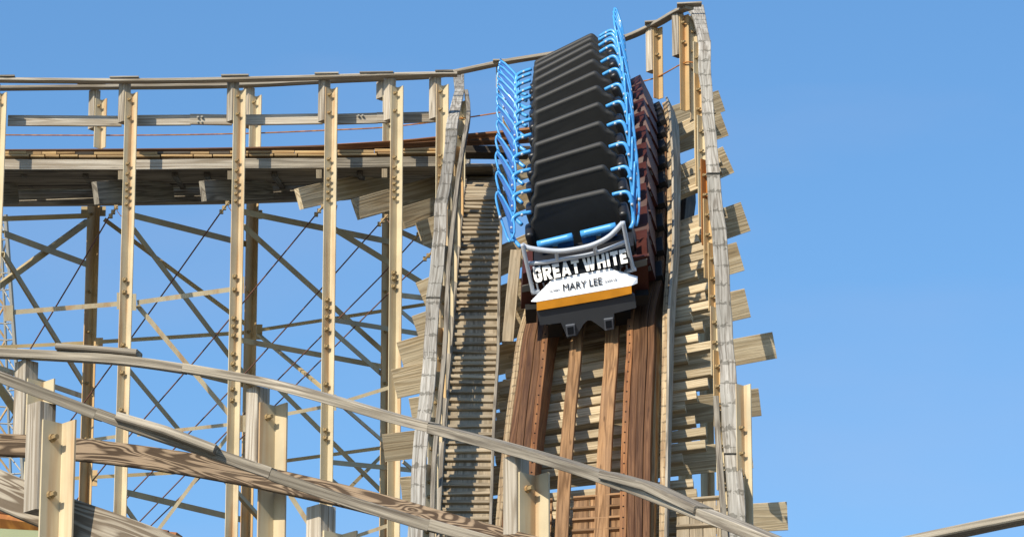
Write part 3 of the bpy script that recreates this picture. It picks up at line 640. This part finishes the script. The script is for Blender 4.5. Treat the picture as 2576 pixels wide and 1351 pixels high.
def plate(name, poly, y0, y1, M, parent=None, yf_=None):
    """poly in z1 coordinates at local depth y0 (front), thickness to y1 (behind)"""
    mb = MB(); k = len(poly)
    for p in poly: mb.v.append(L1(p[0], p[1], y0 if len(p) < 3 else p[2]))
    for p in poly: mb.v.append(L1(p[0], p[1], y0 if len(p) < 3 else p[2])+V((0, y1-y0, 0)))
    mb.face(list(range(k)), [(0, 0)]*k); mb.face(list(range(k, 2*k)), [(0, 0)]*k)
    for i in range(k): mb.face([i, (i+1) % k, k+(i+1) % k, k+i], [(0, 0)]*4)
    o = bpy.data.objects.new(name, mesh(name, mb.v, mb.f)); o.data.materials.append(M); COL.objects.link(o); o.parent = parent or lead; return o
YN = 1.0
YT, YB = YN-.08, YN+.08
plate('letter_board', [(305, 580, YT), (1340, 362, YT), (1358, 525, YB), (1240, 600, YB+.03), (1150, 590, YB), (520, 705, YB), (440, 740, YB), (345, 745, YB)], .0, -.03, INK)
PB, PT = YN+.30, YN+.10
nose = plate('nose_panel', [(360, 945, PB), (1380, 770, PB), (1150, 592, PT), (520, 712, PT)], YN+.1, YN+.08, WHT)
plate('nose_side', [(300, 942, PB-.1), (360, 945, PB), (520, 712, PT), (372, 885, PT)], YN+.1, YN+.08, WHT)
plate('nose_side', [(1380, 770, PB), (1440, 745, PB-.1), (1442, 680, PT), (1150, 592, PT)], YN+.1, YN+.08, WHT)
BA, BB = PB, PB+.04
plate('bumper_board', [(358, 949, BA), (610, 907, BA), (1150, 813, BA), (1376, 773, BA), (1380, 855, BB), (1140, 908, BB), (606, 1002, BB), (360, 1040, BB)], 0, -.08, ORG)
PY = lambda v: BB-.02+.12*((v[1]+.17*v[0])-1108)/345
pl = plate('coupler_plate', [(v[0], v[1], PY(v)) for v in [(360, 1045), (606, 1006), (1140, 912), (1382, 860), (1410, 880), (1428, 1008), (1190, 1068), (1192, 1240), (1100, 1255), (1000, 1180), (945, 1145), (905, 1143), (860, 1185), (790, 1310), (690, 1335), (620, 1170), (395, 1195)]], .06, 0, PLT)
for cx, cy in ((722, 1252), (1132, 1185)):
    q = [(-52, -48), (44, -62), (52, 50), (-42, 68)]
    fo = plate('coupler_socket', [(cx+a, cy+b, PY((cx+a, cy+b))+.03) for a, b in q], .04, 0, GRY if False else plain('worn_steel_edge', (.10, .11, .13), .4, .5), pl)
    plate('socket_hole', [(cx+a*.68, cy+b*.68, PY((cx+a*.68, cy+b*.68))+.036) for a, b in q], .01, 0, INK, fo)
plate('front_body', [(212, 640), (330, 600), (420, 590), (1250, 430), (1400, 470), (1548, 450), (1558, 640), (1562, 835), (1390, 870), (350, 1012), (190, 1020), (200, 830)], YN-.10, YN-.16, RED)
plate('side_panel', [(212, 640), (318, 605), (300, 1012), (190, 1020)], YN-.16, YN-.72, RED); plate('side_panel', [(1440, 520), (1548, 455), (1562, 835), (1450, 860)], YN-.16, YN-.72, RED)
plate('leg_well', [(330, 560), (1400, 340), (1430, 800), (330, 980)], YN-.17, YN-.55, BLK2)
rbm = plate('ribbed_step', [(203, 775), (330, 745), (335, 822), (198, 842)], YN-.085, YN-.10, RIB); plate('ribbed_step', [(1395, 520), (1545, 485), (1545, 550), (1400, 590)], YN-.085, YN-.10, RIB)
for (x0, y0, x1, y1) in ((235, 1030, 360, 1180), (1420, 880, 1560, 990), (1200, 1060, 1370, 1200), (480, 1190, 640, 1330)):
    plate('wheel_carrier', [(x0, y0), (x1, y0-10), (x1, y1-15), (x0+10, y1)], YN+.05, YN-.3, RUB)
def tubes(name, lists, r, M, parent=None):
    mb = MB()
    for l in lists: mb.tube(cr([L1(*p) for p in l], 5), r, 10)
    me = mesh(name, mb.v, mb.f); me.materials.append(M)
    for p in me.polygons: p.use_smooth = True
    o = bpy.data.objects.new(name, me); COL.objects.link(o); o.parent = parent or lead; return o
tg = tubes('front_guard', [[(205, 335, YN-.16), (300, 372, YN-.1), (560, 402, YN-.03), (780, 380, YN), (980, 328, YN-.01), (1150, 235, YN-.05), (1285, 95, YN-.12)]], .036, GRY)
tubes('guard_tube', [[(252, 535, YN-.1), (400, 525, YN-.07), (570, 500, YN-.05), (980, 425, YN-.05), (1320, 300, YN-.1)]], .03, GRY, tg)
tubes('guard_tube', [[(205, 325, YN-.1), (240, 480, YN-.05), (285, 680, YN), (325, 860, YN+.05)]], .03, GRY, tg)
tubes('guard_tube', [[(1285, 85, YN-.05), (1325, 290, YN-.02), (1360, 450, YN), (1400, 610, YN+.04)]], .03, GRY, tg)
for a in ([(570, 400, YN-.03), (578, 505, YN-.05)], [(980, 330, YN-.01), (988, 430, YN-.05)]): tubes('guard_stub', [a], .028, GRY, tg)
for a in ([(325, 570, YN), (380, 840, YN+.03)], [(385, 560, YN-.06), (440, 780, YN)], [(1240, 520, YN-.06), (1255, 620, YN)], [(1300, 420, YN-.06), (1330, 610, YN)], [(620, 520, YN-.12), (640, 600, YN-.12)], [(760, 500, YN-.12), (790, 640, YN-.12)], [(880, 460, YN-.12), (900, 600, YN-.12)]): tubes('guard_stub', [a], .014, GRY, tg)
for poly in ([(295, 838), (390, 825), (400, 862), (300, 862)], [(1300, 628), (1420, 590), (1432, 612), (1330, 640)]): plate('foot_plate', poly, YN+.06, YN, GRY, tg)
for bx in (0, 1):
    dx, dy = (0, 0) if not bx else (465, -112); YY = .5
    lb_ = tubes('lap_bar', [[(370+dx, 335+dy, YY+.05), (745+dx, 245+dy, YY+.05)]], .055, BLU)
    plate('lap_pad', [(362+dx, 340+dy), (750+dx, 248+dy), (757+dx, 345+dy), (600+dx, 385+dy), (555+dx, 400+dy), (390+dx, 440+dy)], YY, YY-.05, BLP, lb_)
    plate('bar_stem', [(515+dx, 300+dy), (590+dx, 285+dy), (585+dx, 345+dy), (530+dx, 350+dy)], YY+.06, YY+.0, BLU, lb_)
    plate('bar_stem', [(532+dx, 348+dy), (580+dx, 342+dy), (586+dx, 470+dy), (548+dx, 475+dy)], YY+.04, YY+.0, RIB, lb_)
# lettering
def text(name, s_, P00, P10, P01, y, M, parent, off=0., th=.01, sx=1, sy=0.):
    cu = bpy.data.curves.new('t', 'FONT'); cu.body = s_; cu.offset = off; cu.resolution_u = 3; cu.space_character = sx; cu.extrude = .001
    o = bpy.data.objects.new('t', cu); COL.objects.link(o); bpy.context.view_layer.update()
    me = bpy.data.meshes.new_from_object(o.evaluated_get(bpy.context.evaluated_depsgraph_get())); bpy.data.objects.remove(o)
    xs = [v.co.x for v in me.vertices]; ys_ = [v.co.y for v in me.vertices]; x0, x1, y0, y1 = min(xs), max(xs), min(ys_), max(ys_)
    for v in me.vertices:
        a = (v.co.x-x0)/(x1-x0); b = (v.co.y-y0)/(y1-y0); zz = v.co.z
        px = P00[0]+a*(P10[0]-P00[0])+b*(P01[0]-P00[0]); py = P00[1]+a*(P10[1]-P00[1])+b*(P01[1]-P00[1])
        yy = y(b) if callable(y) else y
        v.co = L1(px, py, yy+(th if zz > 0 else 0))
    me.materials.clear(); me.materials.append(M); q = bpy.data.objects.new(name, me); COL.objects.link(q); q.parent = parent; return q
GL = {'G': (.78, [[(.78,.66),(.70,.9),(.55,1),(.25,1),(.08,.9),(0,.7),(0,.3),(.08,.1),(.25,0),(.55,0),(.70,.06),(.78,.18),(.78,.55),(.42,.55),(.42,.36),(.53,.36),(.53,.25),(.48,.21),(.33,.21),(.27,.3),(.27,.7),(.33,.79),(.46,.79),(.52,.74),(.52,.66)]]),
 'R': (.82, [[(0,0),(.27,0),(.27,1),(0,1)], [(.27,1),(.58,1),(.72,.94),(.8,.8),(.8,.6),(.72,.46),(.6,.4),(.27,.4),(.27,.58),(.46,.58),(.53,.63),(.53,.77),(.46,.81),(.27,.81)], [(.30,.4),(.58,.4),(.82,0),(.52,0)]]),
 'E': (.66, [[(0,0),(.66,0),(.66,.21),(.27,.21),(.27,.4),(.6,.4),(.6,.6),(.27,.6),(.27,.79),(.66,.79),(.66,1),(0,1)]]),
 'A': (.88, [[(0,0),(.26,0),(.44,.68),(.44,1),(.30,1)], [(.62,0),(.88,0),(.58,1),(.44,1),(.44,.68)], [(.30,.15),(.58,.15),(.53,.34),(.35,.34)]]),
 'T': (.74, [[(.235,0),(.505,0),(.505,.78),(.74,.78),(.74,1),(0,1),(0,.78),(.235,.78)]]),
 'W': (1.2, [[(0,1),(.27,1),(.40,.38),(.50,1),(.70,1),(.80,.38),(.93,1),(1.2,1),(.96,0),(.68,0),(.60,.52),(.52,0),(.24,0)]]),
 'H': (.8, [[(0,0),(.27,0),(.27,.39),(.53,.39),(.53,0),(.8,0),(.8,1),(.53,1),(.53,.61),(.27,.61),(.27,1),(0,1)]]),
 'I': (.27, [[(0,0),(.27,0),(.27,1),(0,1)]])}
tot = sum((GL[c][0]+.14) if c != ' ' else .22 for c in 'GREAT WHITE')-.14; xx = 0
for c in 'GREAT WHITE':
    if c == ' ': xx += .22; continue
    wd, polys = GL[c]; mb = MB()
    for po in polys:
        k0 = len(mb.v); k = len(po)
        for dy in (.022, 0):
            for (gx, gy) in po:
                a = (xx+gx)/tot; gy2 = gy*1.03 if c != 'G' else gy*1.12-.05
                mb.v.append(L1(338+a*1000-24*gy2, 727-a*211-137*gy2, YB+.014+(YT-YB)*gy2)+V((0, dy, 0)))
        mb.face([k0+i for i in range(k)], [(0, 0)]*k); mb.face([k0+k+i for i in range(k)], [(0, 0)]*k)
        for i in range(k): mb.face([k0+i, k0+(i+1) % k, k0+k+(i+1) % k, k0+k+i], [(0, 0)]*4)
    me = mesh('letter', mb.v, mb.f); me.materials.append(LWH); o = bpy.data.objects.new('letter', me); COL.objects.link(o); o.parent = lead
    xx += wd+.14
def nosey(px, py): pass
def ny(b0, b1): return lambda b: YN+.105+(.14-.02)*0 + (b0+(b1-b0)*b)
# y of the white panel at a photo point: bottom edge line -> top edge line
def py_panel(px, py):
    yb = 945-(px-360)*175/1020; yt = 690-(px-520)*115/630
    f = (yb-py)/(yb-yt); return PB+(PT-PB)*f
def text2(name, s_, P00, P10, P01, M, off=0.0):
    o = text(name, s_, P00, P10, P01, lambda b: py_panel((P00[0]+P10[0])/2, (P00[1]+P10[1])/2+b*(P01[1]-P00[1]))+.004, M, nose, off, .004)
text2('lettering', 'MARY LEE', (645, 830), (1062, 755), (638, 755), INK, .0)
text2('lettering', '16 FEET', (497, 838), (607, 819), (495, 818), INK2, .0)
text2('lettering', '2,639 LB', (1090, 735), (1217, 711), (1088, 713), INK2, .0)
# ------------------------------------------------------------------ foreground handrails
def fgrail(label, name, pts, pieces):
    e = empty(name, P(*pts[1]), label, 'handrail'); q_ = cr([P(*p) for p in pts], 5); nq = len(q_); cut = [0, int(nq*.3), int(nq*.58), int(nq*.8), nq-1]
    for i_, (a, b) in enumerate(zip(cut, cut[1:])):
        q2_ = [V(v_) for v_ in q_[a:b+1]]; q2_[-1] = q2_[-1].lerp(q2_[-2], .012)
        MB().board([v_+V((0, 0, (.0, .006, -.004, .005)[i_])) for v_ in q2_], V((0, -.12, 1)), .125, .072, .004).build('top_rail', WG, e)
    for (a, b) in pieces: MB().board([P(*a), P((a[0]+b[0])/2, (a[1]+b[1])/2-1, (a[2]+b[2])/2), P(*b)], Z, .15, .045, .008).build('splice_board', WG, e)
    return e
R1 = fgrail('upper of two long grey foreground handrails, sloping from left edge to bottom right', 'foreground_handrail',
    [(-60, 887, 36.5), (0, 889, 36.5), (150, 896, 36.4), (320, 908, 36.2), (500, 934, 36), (650, 960, 35.6), (800, 998, 35), (1000, 1056, 34.2), (1150, 1092, 33.5), (1300, 1132, 32.6), (1500, 1192, 31.4), (1700, 1268, 30.2), (1850, 1325, 29.4), (2000, 1385, 28.8)], [])
for a, b in (((147, 876, 36.4), (350, 891, 36.2)),): MB().board([P(*a), P(*b)], Z, .15, .05, .01).build('splice_board', WG, R1)
MB().board([P(1530, 1196, 31.2), P(1640, 1226, 30.5), P(1770, 1286, 29.8)], Z, .15, .06, .01).build('splice_board', WG, R1)
for (xw, xs, yt, ys_, D, bl, wb) in ((52, 68, 900, 952, 36.4, (), 1110), (640, 652, 968, 1012, 35.6, (1050,), 1180), (1284, 1304, 1140, 1187, 32.6, (1230,), 1500)):
    lcol(R1, xs, ys_, D, bl, ST, wood_=(yt, wb), woodM=WB, name='steel_post', a=.17, b=.15)
MB().board(cr([P(x, y, D) for x, y, D in ((-60, 1118, 36.3), (0, 1119, 36.3), (185, 1130, 36.0), (400, 1156, 35.7), (600, 1190, 35.4), (750, 1222, 35.0), (900, 1256, 34.4), (1050, 1296, 33.7), (1250, 1352, 32.6), (1400, 1395, 32))], 4), V((.2, -1, 0)), .185, .05, .008).build('mid_rail', WF, R1)
R2 = fgrail('lower of two long grey foreground handrails, sloping from left edge to bottom centre', 'foreground_handrail',
    [(-60, 925, 29.6), (0, 948, 29.5), (150, 1006, 29.3), (320, 1070, 29.1), (500, 1130, 29), (650, 1182, 28.9), (850, 1250, 28.7), (1050, 1312, 28.4), (1250, 1368, 28.1), (1400, 1410, 28)], [])
MB().board([P(300, 1052, 29.1), P(420, 1087, 29.0), P(546, 1134, 28.9)], Z, .15, .055, .01).build('splice_board', WG, R2)
for (xs, yt, ys_, D, bl, wb) in ((106, 1005, 1055, 29.2, (1102, 1258), 1300), (812, 1262, 1334, 28.8, (), 1700)):
    lcol(R2, xs, ys_, D, bl, ST, wood_=(yt, wb), woodM=WB, name='steel_post', a=.165, b=.15, br=.02)
MB().board(cr([P(x, y, D) for x, y, D in ((-60, 1205, 29.5), (0, 1232, 29.4), (100, 1275, 29.3), (185, 1305, 29.2), (300, 1345, 29.1), (450, 1400, 29))], 4), V((.2, -1, 0)), .25, .05, .008).build('mid_rail', WFG, R2)
ft = empty('foreground_track', P(50, 1330, 31), 'short stretch of brown stained track with a pale green box below the lower left handrail', 'track')
MB().board([P(-60, 1290, 31.5), P(60, 1312, 31.2), P(300, 1352, 30.8), (P(420, 1375, 30.6))], V((0, -.8, .6)), .12, .2).build('running_rail', WO, ft)
MB().board([P(-60, 1318, 31.4), P(60, 1334, 31.1), P(300, 1368, 30.7)], V((0, -.8, .6)), .05, .2).build('steel_strip', SH, ft)
MB().board([P(-60, 1364, 31.2), P(120, 1374, 31.0)], V((0, -1, 0)), .14, .3).build('electrical_box', GRN, ft)
MB().board([P(300, 1338, 30.9), P(450, 1352, 30.7)], V((0, -1, 0)), .05, .1).build('steel_strip', SH, ft)
R3 = empty('foreground_handrail', P(2576, 1305, 26), 'single grey wooden rail rising out of the bottom right corner against the sky', 'handrail')
MB().board(cr([P(x, y, D) for x, y, D in ((2150, 1400, 27.5), (2260, 1369, 27.2), (2330, 1354, 27), (2420, 1335, 26.8), (2500, 1318, 26.6), (2576, 1303, 26.4), (2700, 1280, 26.2))], 4), Z, .13, .05, .008).build('top_rail', WG, R3)
a = P(2640, 1290, 26.3); MB().board([V((a.x, a.y, 0)), a], QV, .14, .14).build('post', WB, R3)
# ------------------------------------------------------------------ far lattice tower
tw = empty('lattice_tower', P(-20, 900, 150).xy.to_3d(), 'slender white steel lattice tower far behind the trestle at the left edge', 'tower')
DT = 150
lg = [[(14, 540), (42, 932), (58, 1200), (66, 1360)], [(4, 600), (16, 900), (27, 1200), (34, 1360)], [(-50, 540), (-40, 932), (-36, 1360)], [(-30, 560), (-8, 900), (-2, 1360)]]
for i, l in enumerate(lg): MB().tube([P(x, y, DT+(i % 2)*1.2) for x, y in l], .075 if i == 0 else .05, 6).build('leg', TWR, tw)
for k in range(20):
    y = 560+k*42; xa = interp([(b_, a_) for a_, b_ in lg[0]], y); xb = interp([(b_, a_) for a_, b_ in lg[1]], y); xc = interp([(b_, a_) for a_, b_ in lg[3]], y)
    xa2 = interp([(b_, a_) for a_, b_ in lg[0]], y+42); xb2 = interp([(b_, a_) for a_, b_ in lg[1]], y+42); xc2 = interp([(b_, a_) for a_, b_ in lg[3]], y+42)
    MB().tube([P(xa, y, DT), P(xb, y+2, DT+1.2), P(xc, y, DT+1.2)], .028, 5).build('strut', TWR, tw)
    MB().tube([P(xa, y, DT), P(xb2, y+42, DT+1.2)] if k % 2 else [P(xb, y, DT+1.2), P(xa2, y+42, DT)], .03, 5).build('strut', TWR, tw)
    MB().tube([P(xb, y, DT+1.2), P(xc2, y+42, DT+1.2)] if k % 2 else [P(xc, y, DT+1.2), P(xb2, y+42, DT+1.2)], .04, 5).build('strut', SO, tw)
print('objects', len(bpy.data.objects))
